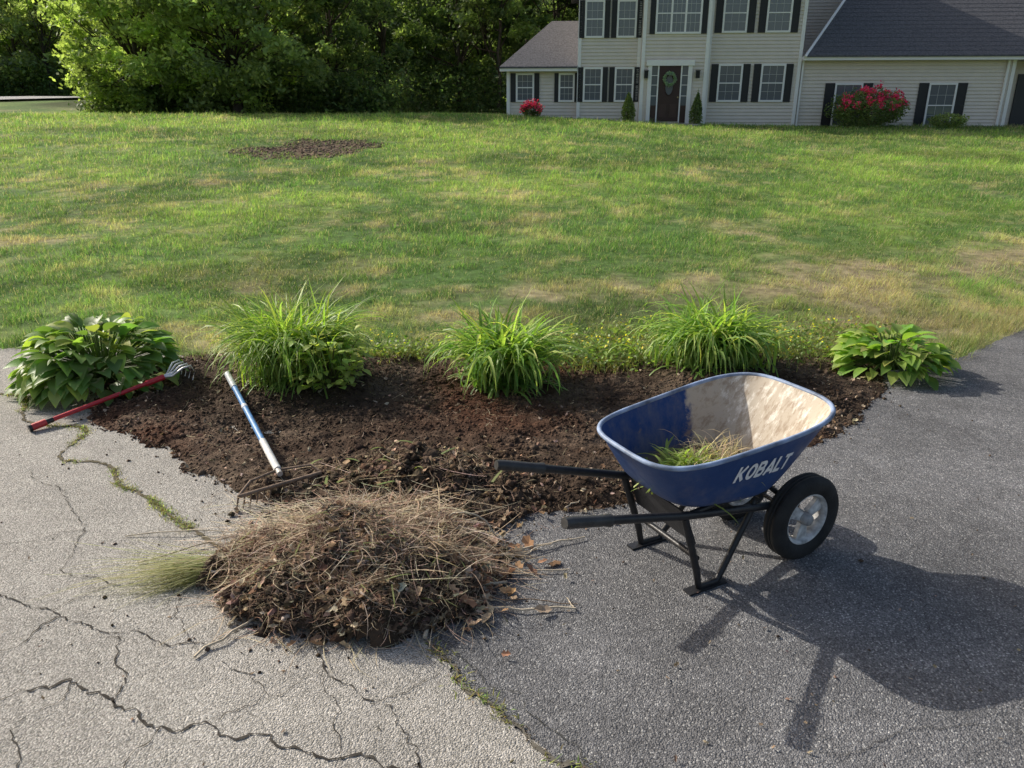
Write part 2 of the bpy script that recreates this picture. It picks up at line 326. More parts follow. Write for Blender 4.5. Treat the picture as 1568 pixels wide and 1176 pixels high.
ribbons(mb,P,R.uniform(0,6.28,k),R.gamma(2,.016,k)+.008,R.normal(.1,.35,k),R.normal(0,.5,k),R.uniform(.0012,.0035,k),C,3,np.array([.7,1,.9,.4]),1,curl=R.normal(0,1.4,k))
x,y,z,s=scat(4600);e_=R.random(len(x))<(.15+.8*np.exp(-s/.25))*(fbm(x,y,.3,153,2)+.35);x,y,z=x[e_],y[e_],z[e_];k=len(x);curled(mb,np.stack([x,y,z+.010],1),R.uniform(.010,.036,k),np.where(R.random((k,1))<.6,jit((.42,.33,.24),k,.4),jit((.18,.11,.07),k,.4)),1)
mb.build('soil_bed',[M_soil,M_deb])
mb=MB();n=9000;x=R.uniform(-3,2.9,n);y=R.uniform(2.0,5.6,n);_,s=bedz(x,y);dp=np.hypot((x+.62)/1.0,(y-2.7)/.8)
k=((s<0)&(R.random(n)<np.exp(s/.10)))|((s<0)&(R.random(n)<.5*np.exp(-np.maximum(dp-.45,0)/.25)))|(R.random(n)<.012)
x,y=x[k],y[k];k=len(x);clods(mb,np.stack([x,y,np.full(k,.011)],1),R.gamma(2,.002,k)+.0015,jit((.09,.063,.043),k,.5))
n=130;x=R.uniform(-2.4,2.2,n);y=R.uniform(1.7,3.2,n);curled(mb,np.stack([x,y,np.full(n,.014)],1),R.uniform(.006,.020,n),jit((.27,.21,.15),n,.5),1)
mb.build('soil_crumbs',[M_soil,M_deb])

# ------------------------------------------------------------------ weed / brush pile
mb=MB();PC=np.array([-.60,2.70])
def pz(x,y):
    w1=(fbm(x,y,.22,91)-.5)*1.5+(fbm(x,y,.5,97,2)-.5)*.8
    d2=((x-PC[0])/.55)**2+((y-PC[1])/.42)**2+w1
    b=np.clip(1-d2,0,1)**.75*(.40+1.25*fbm(x,y,.17,93,3))
    return .165*b+.06*np.exp(-(((x+.82)/.16)**2+((y-2.72)/.16)**2))+.045*np.exp(-(((x+.30)/.13)**2+((y-2.78)/.15)**2))
gx=np.arange(-1.3,.15,.012);gy=np.arange(2.15,3.3,.012);X,Y=np.meshgrid(gx,gy);X=X.ravel();Y=Y.ravel();Z=pz(X,Y)
nx=len(gx);ii=np.arange((len(gy)-1)*(nx-1));a=(ii//(nx-1))*nx+ii%(nx-1);a=a[Z[a]>.004]
mb.add(np.stack([X,Y,Z+.006],1),np.stack([a,a+1,a+nx+1,a+nx],1),(.06,.043,.031),0,True)
def psc(n,m=1.,sx=0,sy=0,lim=.004):
    a=R.uniform(0,6.28,n);r=np.sqrt(R.random(n))*m;x=PC[0]+sx+.56*r*np.cos(a);y=PC[1]+sy+.43*r*np.sin(a);z=pz(x,y);k=(z>lim)|(R.random(n)<.18);return x[k],y[k],z[k]+.01
x,y,z=psc(9000,1.08);k=len(x);clods(mb,np.stack([x,y,z],1),R.gamma(1.5,.0046,k)+.002,jit((.085,.06,.043),k,.6))
x,y,z=psc(10500,.98,-.02,.04,.02);den=fbm(x,y,.13,141,3)*1.15+.5*sstep(2.40,2.85,y);k_=den>R.uniform(.45,1.15,len(x));x,y,z=x[k_],y[k_],z[k_];k=len(x)
sel=R.random((k,1));C=np.where(sel<.42,jit((.50,.41,.30),k,.3),np.where(sel<.75,jit((.32,.24,.165),k,.4),jit((.14,.095,.065),k,.4)))
hank=(fbm(x,y,.16,161,2)-.5)*7-.2
ribbons(mb,np.stack([x,y,z+R.uniform(-.01,.030,k)],1),np.where(R.random(k)<.6,hank+R.normal(0,.4,k)+np.pi*(R.random(k)<.5),R.uniform(0,6.28,k)),R.gamma(3,.032,k)+.025,R.normal(.12,.28,k),R.normal(-.22,.42,k),R.uniform(.0016,.0048,k),C,5,np.array([1,1,1,.9,.7,.4]),1,curl=R.normal(0,1.5,k))
x,y,z=psc(9000,1.07,0,-.02);k=len(x);ribbons(mb,np.stack([x,y,z+R.uniform(0,.018,k)],1),R.uniform(0,6.28,k),R.uniform(.03,.11,k),R.normal(.15,.5,k),R.normal(-.2,.6,k),R.uniform(.0014,.003,k),np.where(R.random((k,1))<.6,jit((.21,.145,.10),k,.5),jit((.40,.31,.22),k,.4)),4,np.array([1,1,.9,.7,.4]),1,curl=R.normal(0,2.2,k))
x,y,z=psc(1300,1.1,.03,-.04);k=len(x);sel=R.random((k,1));curled(mb,np.stack([x,y,z+.014],1),R.uniform(.014,.055,k),np.where(sel<.5,jit((.20,.13,.085),k,.4),np.where(sel<.85,jit((.40,.28,.18),k,.4),jit((.5,.43,.33),k,.3))),1)
n=150;x=R.normal(-.13,.12,n);y=R.normal(2.66,.15,n);sel=R.random((n,1));curled(mb,np.stack([x,y,pz(x,y)+.022],1),R.uniform(.025,.075,n),np.where(sel<.5,jit((.38,.22,.13),n,.3),jit((.46,.36,.26),n,.3)),1)
n=420;x=R.uniform(-1.25,-.3,n);y=3.03+R.normal(0,.13,n)-.12*(x+.8);z,_=bedz(x,y);z=np.maximum(np.maximum(z,pz(x,y)),.01)+.010
ribbons(mb,np.stack([x,y,z],1),R.normal(-.2,.4,n)+np.pi*(R.random(n)<.4),R.uniform(.12,.42,n),R.normal(.04,.08,n),R.normal(-.10,.08,n),.003,jit((.55,.47,.35),n,.35),5,np.array([1,1,1,.9,.8,.5]),1,curl=R.normal(0,.6,n))
n=260;a=R.uniform(-2.8,1.1,n);x=PC[0]+.55*np.cos(a)+R.normal(0,.06,n);y=PC[1]+.42*np.sin(a)+R.normal(0,.05,n)
ribbons(mb,np.c_[x,y,np.full(n,.02)],a+R.normal(0,.9,n),R.uniform(.04,.22,n),R.normal(.03,.08,n),R.normal(-.04,.05,n),.003,jit((.42,.34,.24),n,.4),4,None,1,curl=R.normal(0,.8,n))
n=420;P=np.c_[R.normal(-1.08,.02,n),R.normal(2.66,.028,n),R.uniform(.03,.085,n)]
ribbons(mb,P,np.pi+R.normal(.04,.09,n),R.gamma(4,.08,n)+.10,R.normal(-.03,.10,n),R.normal(-.16,.06,n),.0030,jit((.33,.36,.16),n,.35),5,np.array([1,1,.9,.8,.6,.2]),2,tipc=jit((.34,.32,.19),n,.3),curl=R.normal(0,.35,n))
n=1100;d=R.normal(size=(n,3));d/=np.linalg.norm(d,axis=1)[:,None];P=np.array([-1.0,2.65,.085])+d*.08*np.array([1,1,.95])*R.uniform(.6,1,(n,1))
clods(mb,P,R.uniform(.006,.014,n),jit((.13,.09,.06),n,.4));ribbons(mb,P,R.uniform(0,6.28,n),R.uniform(.02,.06,n),R.normal(0,.8,n),R.normal(0,.8,n),.002,jit((.26,.18,.12),n,.4),2,np.array([1,.8,.4]),1)
x,y,z=psc(70,.9);k=len(x);ribbons(mb,np.stack([x,y,z+.02],1),R.uniform(0,6.28,k),R.uniform(.05,.13,k),R.normal(.1,.3,k),R.normal(-.3,.3,k),.006,jit((.24,.28,.11),k,.3),4,None,2)
n=16;x=R.normal(-.6,.2,n);y=R.normal(3.35,.12,n);z,_=bedz(x,y);ribbons(mb,np.stack([x,y,z+.02],1),R.uniform(0,6.28,n),R.uniform(.06,.14,n),R.normal(.2,.3,n),R.normal(-.3,.3,n),.014,jit((.24,.31,.11),n,.3),4,None,2)
n=1700;x=R.normal(-.5,.32,n);y=R.normal(3.3,.2,n);z,_=bedz(x,y);ribbons(mb,np.stack([x,y,z+.008],1),R.uniform(0,6.28,n),R.uniform(.03,.12,n),R.normal(.1,.35,n),R.normal(-.3,.4,n),.0025,np.where(R.random((n,1))<.5,jit((.4,.31,.21),n,.4),jit((.17,.12,.08),n,.4)),4,None,1,curl=R.normal(0,1.5,n))
n=1800;x=R.normal(-.5,.28,n);y=R.normal(3.35,.2,n);z,_=bedz(x,y);clods(mb,np.stack([x,y,z+.006],1),R.gamma(2,.006,n),jit((.075,.053,.037),n,.5))
n=260;x=R.normal(-.45,.3,n);y=R.normal(3.3,.2,n);z,_=bedz(x,y);curled(mb,np.stack([x,y,z+.015],1),R.uniform(.02,.045,n),jit((.33,.23,.15),n,.5),1)
def stick(a,b,r,c,h=.02,wob=.012):
    t=np.linspace(0,1,9)[:,None];P=np.array(a)*(1-t)+np.array(b)*t;P=np.c_[P,np.full(9,.012+r)];P[:,2]+=h*np.sin(t[:,0]*3.1);P[1:-1,:2]+=R.normal(0,wob,(7,2))
    tube(mb,P,np.linspace(r,r*.6,9),5,c,1)
tan=(.56,.49,.38);brn=(.18,.13,.09)
for a,b,r,q,wb_ in[((-.12,2.76),(.32,2.94),.005,1,.005),((-.2,2.66),(.235,2.69),.0045,1,.005),((-.3,2.43),(.24,2.43),.006,1,.005),((-.31,2.26),(-.2,2.58),.008,1,.006),((-1.09,2.16),(-.85,2.5),.005,1,.006),
 ((-1.55,2.74),(-1.0,3.05),.004,1,.008),((-.2,2.5),(-.48,2.33),.006,1,.006),((-.02,2.6),(-.3,2.5),.006,1,.006),((-1.7,2.95),(-1.1,3.0),.003,1,.008),((-.2,2.5),(.25,2.46),.003,0,.008),((-.7,2.3),(-.4,2.42),.004,1,.006),((.25,3.2),(.42,3.3),.004,1,.006),((-.1,2.95),(-.5,3.2),.004,1,.006),((-.16,2.8),(.12,2.62),.003,1,.008),((-.38,2.9),(-.02,2.86),.005,1,.006),((-.75,2.95),(-.55,2.6),.006,1,.006),((-.2,2.5),(-.16,2.41),.004,1,.003),((.24,2.43),(.21,2.50),.003,1,.003),((.05,2.8),(.2,2.9),.003,1,.004)]:
    stick(a,b,r,tan if q else brn,R.uniform(.0,.02) if a[0]>-.32 or a[0]<-1 else .16,wb_)
for k in range(120):
    a=R.uniform(0,6.28);x0=PC[0]+.47*math.cos(a)*R.random();y0=PC[1]+.36*math.sin(a)*R.random();l=R.uniform(.1,.38);a2=R.normal(0,.8)+(np.pi if R.random()<.4 else 0)
    t=np.linspace(0,1,7);P=np.c_[x0+l*t*math.cos(a2),y0+l*t*math.sin(a2),0*t];P[:,2]=np.maximum(pz(P[:,0],P[:,1]),.01)*.6+.4*np.interp(t,[0,1],[pz(np.array([x0]),np.array([y0]))[0]+.05,.05])+.016;P[1:-1]+=R.normal(0,.006,(5,3))
    tube(mb,P,R.uniform(.0015,.004),5,jit((.46,.37,.27) if R.random()<.65 else (.18,.12,.085),1,.4)[0],1)
mb.build('brush_pile',[M_soil,M_deb,M_leaf])

# ------------------------------------------------------------------ bed plants
def hosta(name,cx,cy,Rr,H,n,L,col,sunny):
    mb=MB();az=R.uniform(0,6.28,n);ph=np.arcsin(R.uniform(.0,.97,n))
    r0=Rr*.66*np.cos(ph);z0=H*(.10+.75*np.sin(ph))
    P=np.c_[cx+r0*np.cos(az),cy+r0*np.sin(az),z0+.03];LL=L*R.uniform(.7,1.15,n)
    C=jit(col,n,.25);pal=R.random(n)<sunny;C[pal]=jit((.32,.40,.11),pal.sum(),.2)  # some leaves coloured pale yellow-green to look sunlit
    prof=np.array([.12,.7,.98,1,.9,.68,.36,.02])
    ribbons(mb,P,az+R.normal(0,.4,n),LL,ph*.6+R.normal(0,.18,n)-.1,-.95+ph*.6+R.normal(0,.25,n),LL*R.uniform(.5,.62,n),C,7,prof,0,.28,twist=R.normal(0,.3,n),tipc=C*1.1)
    Pb=np.c_[cx+.06*np.cos(az),cy+.06*np.sin(az),np.full(n,.03)]
    for i in range(n):
        a=Pb[i];b=P[i];mid=(a+b)/2+np.array([0,0,.05]);tube(mb,[a,mid,b],.004,4,(.12,.18,.05))
    return mb.build(name,[M_leaf])
hosta('hosta_plant',-2.78,4.93,.62,.45,330,.17,(.15,.25,.07),.28)
hosta('hosta_plant',2.70,5.22,.46,.28,180,.155,(.20,.33,.07),.5)
def daylily(name,cx,cy,H,n,w,col,extra=None,sp=1.):
    mb=MB();az=R.uniform(0,6.28,n);q=R.random(n)
    P=np.c_[cx+R.normal(0,.09,n)*sp,cy+R.normal(0,.08,n),np.full(n,.03)]
    L=H*R.uniform(.7,1.32,n)
    C=jit(col,n,.3);lt=R.random(n)<.25;C[lt]=jit((.38,.46,.13),lt.sum(),.2)
    e1=np.where(q<.80,R.uniform(-1.8,-.5,n),R.uniform(-.5,.7,n))
    ribbons(mb,P,az,L,R.uniform(1.2,1.57,n),e1,w*R.uniform(.7,1.25,n),C,9,np.array([.7,.9,1,1,1,.95,.85,.65,.4,.05]),0,.35,pw=1.6,tipc=C*1.2,curl=R.normal(0,.35,n),twist=R.normal(0,.3,n))
    k=n//5;ribbons(mb,P[:k],az[:k]+1,H*R.uniform(.45,.75,k),R.uniform(.3,1.0,k),-1.3,w*R.uniform(.7,1.1,k),jit(col,k,.3),7,None,0,.2,curl=R.normal(0,.4,k))
    k=n//9
    ribbons(mb,P[:k],az[:k]+2,L[:k]*.5,.3,-1.1,w*.7,jit((.42,.35,.18),k,.3),5,None,0,.2)
    if extra:
        ex,ey,er,eh,en=extra;a=R.uniform(0,6.28,en);u=np.sqrt(R.random(en));ez=R.uniform(.10,eh,en)
        Q=np.c_[ex+er*u*np.cos(a),ey+er*u*np.sin(a),ez];CC=jit((.36,.44,.11),en,.3)
        ribbons(mb,Q,a+R.normal(0,.6,en),R.uniform(.05,.095,en),R.normal(.3,.4,en),R.normal(-.4,.4,en),R.uniform(.035,.055,en),CC,4,np.array([.3,.9,1,.7,.05]),0,.2)
        for i in range(0,en,6): tube(mb,[(ex,ey,.02),(ex*.5+Q[i,0]*.5,ey*.5+Q[i,1]*.5,Q[i,2]*.6),Q[i]],.003,4,(.16,.15,.07))
    return mb.build(name,[M_leaf])
G_=(.19,.30,.075)
daylily('daylily_plant',-1.47,4.98,.64,1050,.014,(.18,.275,.065),extra=(-1.20,4.76,.24,.42,300),sp=1.3)
daylily('daylily_plant',-.04,4.88,.56,600,.020,G_,sp=1.1)
daylily('daylily_plant',1.42,5.24,.54,680,.020,G_,sp=1.5)
mb=MB()
for cx,cy,rx,ry,n in((.72,5.4,.35,.22,2000),(2.1,5.6,.35,.28,1500),(1.0,5.9,.5,.25,800),(-.8,5.5,.35,.15,800),(2.5,6.0,.5,.25,600),(.3,5.5,.3,.15,600)):
    x=R.normal(cx,rx*.6,n);y=R.normal(cy,ry*.6,n);z=terr(x,y)+R.uniform(.02,.14,n)
    cards(mb,np.stack([x,y,z],1),R.uniform(.02,.045,n),jit((.19,.27,.08),n,.4),0,.6)
    k=n//24;cards(mb,np.stack([x[:k],y[:k],z[:k]+.05],1),.026,jit((.85,.7,.06),k,.1),0,1)
    ribbons(mb,np.stack([x,y,z*0+.01+terr(x,y)],1),R.uniform(0,6.28,n),.12,1.3,.4,.003,jit((.3,.29,.14),n,.4),2,np.array([1,.8,.2]))
mb.build('edge_weeds',[M_leaf])

# ------------------------------------------------------------------ garden tools
e=bpy.data.objects.new('garden_cultivator',None);scn.collection.objects.link(e)
a=np.array([-2.78,4.13,.035]);b=np.array([-2.20,4.76,.15]);d=(b-a)/np.linalg.norm(b-a);sd=np.array([d[1],-d[0],0]);sd/=np.linalg.norm(sd)
mb=MB();redc=(.5,.03,.04);tube(mb,[a-d*0,a+d*.76],.0135,12,redc);tube(mb,[a-d*.02,a+d*.06],.021,12,(.55,.05,.05));tube(mb,[a-d*.035,a-d*.018],.023,12,(.02,.02,.02));tube(mb,[a+d*.05,a+d*.1],.0165,12,(.02,.02,.02));tube(mb,[a+d*.66,a+d*.78],.019,12,(.55,.03,.04))
mb.build('handle',[colmat('red_paint',.35,.5,.05,40,.2,20)],e)
mb=MB()
for s in(-1.5,-.5,.5,1.5):
    h=a+d*.78;P=[h,h+d*.04+sd*s*.025,h+d*.10+sd*s*.05+np.array([0,0,.04]),h+d*.15+sd*s*.055+np.array([0,0,.04]),h+d*.17+sd*s*.055-np.array([0,0,.01]),h+d*.15+sd*s*.055-np.array([0,0,.06])]
    tube(mb,P,[.007,.007,.007,.006,.005,.003],8,(.7,.7,.7))
tube(mb,[a+d*.75,a+d*.84],.014,12,(.7,.7,.7));mb.build('tines',[M_metal],e)
e=bpy.data.objects.new('garden_rake',None);scn.collection.objects.link(e)
a=np.array([-1.88,4.80,.12]);b=np.array([-1.155,3.42,.105]);d=(b-a)/np.linalg.norm(b-a);Lr=np.linalg.norm(b-a)
mb=MB();tube(mb,[a,a+d*Lr*.97],.0165,12,(.10,.24,.48));tube(mb,[a-d*.01,a+d*.28],.0205,12,(.46,.50,.54));tube(mb,[a+d*.62,a+d*.66],.0185,12,(.6,.62,.65));tube(mb,[a+d*1.18,a+d*(Lr)],.019,12,(.62,.62,.6));tube(mb,[a+d*(Lr-.03),a+d*(Lr+.05)],.014,12,(.4,.38,.35))
mb.build('handle',[colmat('blue_paint',.35,.5,.05,40,.2,20)],e)
mb=MB();h0=np.array([-1.28,3.20,.075]);h1=np.array([-.94,3.41,.095]);rc=(.2,.145,.105);tube(mb,[b,(b+h0)/2+np.array([-.03,-.02,.02]),h0],.007,8,rc);tube(mb,[b,(b+h1)/2+np.array([.05,.03,.02]),h1],.007,8,rc)
tube(mb,[h0,(h0+h1)/2,h1],.010,8,rc)
for k in range(14):
    q=h0+(h1-h0)*k/13;tube(mb,[q,q+np.array([-.005,-.01,-.035]),q+np.array([-.01,-.02,-.065])],[.005,.004,.002],6,rc)
mb.build('rake_head',[colmat('rusty_metal',.8,.3,.2,60,.3,30)],e)

# ------------------------------------------------------------------ wheelbarrow
wb=bpy.data.objects.new('wheelbarrow',None);scn.collection.objects.link(wb);wb.location=(.06,2.42,0);wb.rotation_euler=(0,0,math.atan2(.47,.88))
nt_=160
def ring(h):
    """tray outline at wall fraction h, points evenly spaced round the edge"""
    th=np.linspace(0,2*np.pi,6001)
    e=h**.9
    xb=.53+(.395-.53)*e;xf=1.02+(1.285-1.02)*e;wbk=.205+(.27-.205)*e;wf=.225+(.325-.225)*e
    cx=.5*(xb+xf);hx=.5*(xf-xb);c_,s_=np.cos(th),np.sin(th)
    ex=np.where(c_>0,2/3.0,2/5.);x=hx*np.sign(c_)*np.abs(c_)**ex
    u=(x+hx)/(2*hx);w=wbk+(wf-wbk)*u;y=w*np.sign(s_)*np.abs(s_)**(2/3.6)
    k=1-.10*np.clip(1-h/.14,0,1)**2;x=x*k;y=y*k
    d=np.r_[0,np.cumsum(np.hypot(np.diff(x),np.diff(y)))];t=np.arange(nt_)/nt_*d[-1]
    x=np.interp(t,d,x);y=np.interp(t,d,y);u=(x+hx)/(2*hx)
    z0=.385-.035*u;z1=.595+.09*np.clip(u,0,1)**1.3
    return np.stack([x+cx,y,z0+(z1-z0)*h],-1)
hs=np.array([0,.02,.05,.09,.15,.25,.35,.5,.65,.8,.92,1.])
def shell(scale_in,name,mat):
    V=[]
    for h in hs:
        q=ring(h)
        if scale_in: 
            cc=q.mean(0);cc[2]=0;d=q-cc;d[:,2]=0;q=q-d*.02;q[:,2]+=.006 if h<.9 else -.001
        V.append(q)
    V=np.array(V);F=[(i*nt_+j,i*nt_+(j+1)%nt_,(i+1)*nt_+(j+1)%nt_,(i+1)*nt_+j) for i in range(len(hs)-1) for j in range(nt_)]
    mb=MB();mb.add(V.reshape(-1,3),F,(.5,.5,.5),0,True);mb.add(V[0],[list(range(nt_))],(.5,.5,.5),0)
    return mb.build(name,[mat],wb),V.reshape(-1,3),F
def traymat(inside_):
    m,nt,o=newmat('tray_inner' if inside_ else 'tray_outer');N=nt.nodes.new;L=nt.links.new
    tc=N('ShaderNodeTexCoord');p=N('ShaderNodeBsdfPrincipled')
    def noise(sc,scale,det=10,rg=.65):
        mp=N('ShaderNodeMapping');mp.inputs['Scale'].default_value=scale;L(tc.outputs['Object'],mp.inputs[0])
        n=N('ShaderNodeTexNoise');n.inputs['Scale'].default_value=sc;n.inputs['Detail'].default_value=det;n.inputs['Roughness'].default_value=rg;L(mp.outputs[0],n.inputs['Vector']);return n.outputs['Fac']
    def mrange(v,a,b,c=0.,d=1.):
        r=N('ShaderNodeMapRange');r.inputs[1].default_value=a;r.inputs[2].default_value=b;r.inputs[3].default_value=c;r.inputs[4].default_value=d;L(v,r.inputs[0]);return r.outputs[0]
    def math_(op,a,b):
        q=N('ShaderNodeMath');q.operation=op
        for i,v in enumerate((a,b)):
            if isinstance(v,float): q.inputs[i].default_value=v
            else: L(v,q.inputs[i])
        return q.outputs[0]
    def mix(f,a,b):
        q=N('ShaderNodeMix');q.data_type='RGBA';L(f,q.inputs[0])
        for i,v in((6,a),(7,b)):
            if isinstance(v,tuple): q.inputs[i].default_value=(*v,1)
            else: L(v,q.inputs[i])
        return q.outputs[2]
    sx=N('ShaderNodeSeparateXYZ');L(tc.outputs['Object'],sx.inputs[0])
    col=mix(mrange(noise(5,(1,1,.5)),.35,.7),(.018,.050,.17),(.03,.075,.215))
    if inside_:
        dust=mrange(noise(5,(1,1,.5),12,.7),.44,.62);col=mix(math_('MULTIPLY',dust,.5),col,(.20,.18,.16))
        zone=mrange(sx.outputs['X'],.90,1.04,-.22,.42)
        conc=mrange(math_('ADD',noise(12,(.8,1.4,.7),12,.7),zone),.44,.60);col=mix(conc,col,(.47,.41,.33))
        wht=mrange(math_('ADD',noise(22,(.5,1.5,.6),10,.7),mrange(sx.outputs['X'],.98,1.12,-.4,.0)),.50,.62);col=mix(wht,col,(.74,.70,.62))
        stain=mrange(math_('ADD',noise(19,(.6,1.6,.6),12,.75),mrange(sx.outputs['X'],.8,1.0,-.08,.03)),.52,.64);col=mix(math_('MULTIPLY',stain,.7),col,(.26,.19,.13))
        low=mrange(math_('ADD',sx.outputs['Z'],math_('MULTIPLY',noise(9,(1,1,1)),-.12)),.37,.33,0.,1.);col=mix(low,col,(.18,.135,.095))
    else:
        dust=mrange(noise(6,(1,1,.8),12,.75),.52,.75);col=mix(math_('MULTIPLY',dust,.35),col,(.3,.27,.23))
    L(col,p.inputs['Base Color']);p.inputs['Specular IOR Level'].default_value=.2 if inside_ else .45
    nf=noise(14,(1,1,1));b=N('ShaderNodeBump');b.inputs['Strength'].default_value=.35;b.inputs['Distance'].default_value=.006;L(nf,b.inputs['Height']);L(b.outputs[0],p.inputs['Normal'])
    L(mrange(nf,.3,.7,.7,.95) if inside_ else mrange(nf,.3,.7,.32,.6),p.inputs['Roughness'])
    L(p.outputs[0],o.inputs[0]);return m
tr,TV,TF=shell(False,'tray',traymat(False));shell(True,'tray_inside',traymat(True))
mb=MB();tube(mb,ring(1.),.0095,10,(.20,.26,.38),0,True);mb.build('tray_rim',[colmat('rim_paint',.5,.3,0,0,.6,12)],wb)
bv=BVHTree.FromPolygons([tuple(v) for v in TV],[tuple(f) for f in TF])
arc=lambda cx,cy,rx,ry,a0,a1,n=14:[(cx+rx*math.cos(a0+(a1-a0)*i/n),cy+ry*math.sin(a0+(a1-a0)*i/n)) for i in range(n+1)]
pi=math.pi
GL={'K':[[(.1,0),(.1,1)],[(.18,.42),(.66,.95)],[(.26,.52),(.68,.05)]],
'O':[arc(.38,.5,.29,.40,0,2*pi,24)],
'B':[[(.1,0),(.1,1)],[(.1,.9)]+[(.38,.9)]+arc(.40,.71,.16,.19,pi/2,-pi/2,8)+[(.1,.52)],[(.1,.1),(.4,.1)]+arc(.42,.31,.18,.21,-pi/2,pi/2,8)+[(.12,.52)]],
'A':[[(.02,0),(.36,.97)],[(.36,.97),(.70,0)],[(.16,.26),(.58,.26)]],
'L':[[(.1,1),(.1,0)],[(.1,.1),(.58,.1)]],
'T':[[(.0,.9),(.66,.9)],[(.33,.85),(.33,0)]]}
mb=MB();cursor=0.;S_=.060;si=0
for ch in 'KOBALT':
    for st_ in GL[ch]:
        P=[]
        for i in range(len(st_)-1):
            a=np.array(st_[i]);b=np.array(st_[i+1]);k=max(1,int(np.linalg.norm(b-a)/.12))
            for q in range(k): P.append(a+(b-a)*q/k)
        P.append(np.array(st_[-1]));P=np.array(P,float);T=np.gradient(P,axis=0)
        if np.allclose(P[0],P[-1],atol=1e-6): T[0]=T[-1]=P[1]-P[-2]
        T/=np.linalg.norm(T,axis=1)[:,None]+1e-9;Nn=np.stack([-T[:,1],T[:,0]],1);W_=.105;V=[]
        for sg in(-1,1):
            for p_ in P+Nn*W_*sg:
                lx=cursor+p_[0]*.92+p_[1]*.22;x=.715+lx*S_;z=.488+p_[1]*S_*1.2+.03*lx*S_
                h=bv.ray_cast(Vector((x,-1,z)),Vector((0,1,0)));V.append((x,(h[0].y if h[0] else -.25)-.0025-.0004*si,z))
        k=len(P);mb.add(V,[(i,i+1,k+i+1,k+i) for i in range(k-1)],(.8,.81,.83));si=(si+1)%4
    cursor+={'K':.80,'O':.80,'B':.76,'A':.74,'L':.60,'T':.7}[ch]
mb.build('lettering',[colmat('white_lettering',.5,.3,0,0,.12,30)],wb)
mb=MB();bk=(.022,.022,.024)
HZ=lambda x:float(np.interp(x,[0,.35,.56,1.02,1.3],[.515,.42,.362,.262,.21]))
for s in(-1,1):
    def hp(x): return np.array([x,s*np.interp(x,[0,.45,1.3],[.245,.20,.12]),HZ(x)])
    xs_=np.linspace(.0,1.2,10);tube(mb,[hp(q) for q in xs_],.0165,10,bk)
    tube(mb,[hp(-.005),hp(.02),hp(.16),hp(.19)],[.019,.021,.020,.024],12,(.04,.04,.04))
    ft=.665
    top=hp(.56);tube(mb,[top+np.array([0,0,-.01]),(ft-.02,s*.185,.10),(ft,s*.185,.014),(ft+.09,s*.185,.012),(ft+.12,s*.18,.05),(ft+.27,s*.15,.25),(ft+.30,s*.14,.30)],.0125,8,bk,flat=1.3)
    box(mb,ft-.06,ft+.13,s*.185-.022,s*.185+.022,.003,.012,bk)
    tube(mb,[hp(.56),(.75,s*.16,.355),(1.0,s*.14,.335)],.012,6,bk)
    tube(mb,[hp(1.18),(1.04,s*.13,.345)],.012,6,bk)
    box(mb,1.15,1.25,s*.12-.008,s*.12+.008,.15,.25,bk)
tube(mb,[(.645,-.185,.15),(.645,0,.15),(.645,.185,.15)],.012,8,bk)
mb.add(np.array([(.575,-.17,.36),(.575,.17,.36),(.625,.183,.22),(.625,-.183,.22),(.583,-.17,.36),(.583,.17,.36),(.633,.183,.22),(.633,-.183,.22)]),[(0,1,2,3),(7,6,5,4),(0,4,5,1),(3,2,6,7),(0,3,7,4),(1,5,6,2)],bk)
tube(mb,[(1.0,-.14,.31),(1.0,.14,.31)],.012,8,bk);tube(mb,[(1.2,-.22,.187),(1.2,0,.187),(1.2,.22,.187)],.009,8,bk)
mb.build('frame',[M_black],wb)
for s,nm in((-1,'wheel_1'),(1,'wheel_2')):
    we=bpy.data.objects.new(nm,None);scn.collection.objects.link(we);we.parent=wb
    cy=s*.185;cz=.187;mb=MB();r=.187;w=.045
    prof=[(.108,-w*.6),(.118,-w*.82),(.14,-w*1.0),(.162,-w*.98),(.177,-w*.82),(.182,-w*.66),(r,-w*.55),(r,-w*.25),(r-.006,-w*.22),(r-.006,-w*.12),(r,-w*.09),(r,w*.09),(r-.006,w*.12),(r-.006,w*.22),(r,w*.25),(r,w*.55),(.182,w*.66),(.177,w*.82),(.162,w*.98),(.14,w),(.118,w*.82),(.108,w*.6)]
    lathe_y(mb,prof,1.2,cy,cz,56,(.03,.03,.03))
    mb.build('tyre',[M_rub],we)
    mb=MB();g=(.52,.52,.51)
    lathe_y(mb,[(.108,-w*.62),(.116,-w*.7),(.112,-w*.78),(.104,-w*.6),(.098,-w*.2),(.098,w*.2),(.104,w*.6),(.112,w*.78),(.116,w*.7),(.108,w*.62)],1.2,cy,cz,48,g)
    lathe_y(mb,[(.0,-.045),(.022,-.045),(.026,-.035),(.026,.035),(.022,.045),(.0,.045)],1.2,cy,cz,24,(.3,.3,.3))
    for k in range(3):
        t=k*math.pi*2/3+.5;al=np.linspace(-.5,.5,7)
        inn=[(1.2+.028*math.cos(t+q*1.4),cy+sg,cz+.028*math.sin(t+q*1.4)) for sg in(-.018,.004) for q in al]
        out=[(1.2+.101*math.cos(t+q*.62),cy+sg,cz+.101*math.sin(t+q*.62)) for sg in(-.014,.004) for q in al]
        V=inn+out;F=[]
        for i in range(6):
            F+=[(i,i+1,15+i,14+i),(7+i,21+i,22+i,8+i)]
        F+=[(0,14,21,7),(6,13,27,20)];mb.add(V,F,g)
    mb.build('rim',[colmat('rim_grey',.5,.4,.1,40,.55,25)],we)
mb=MB();n=300;q=R.normal(0,1,(n,2));X=.72+.06*q[:,0];Y=-.0+.075*q[:,1]
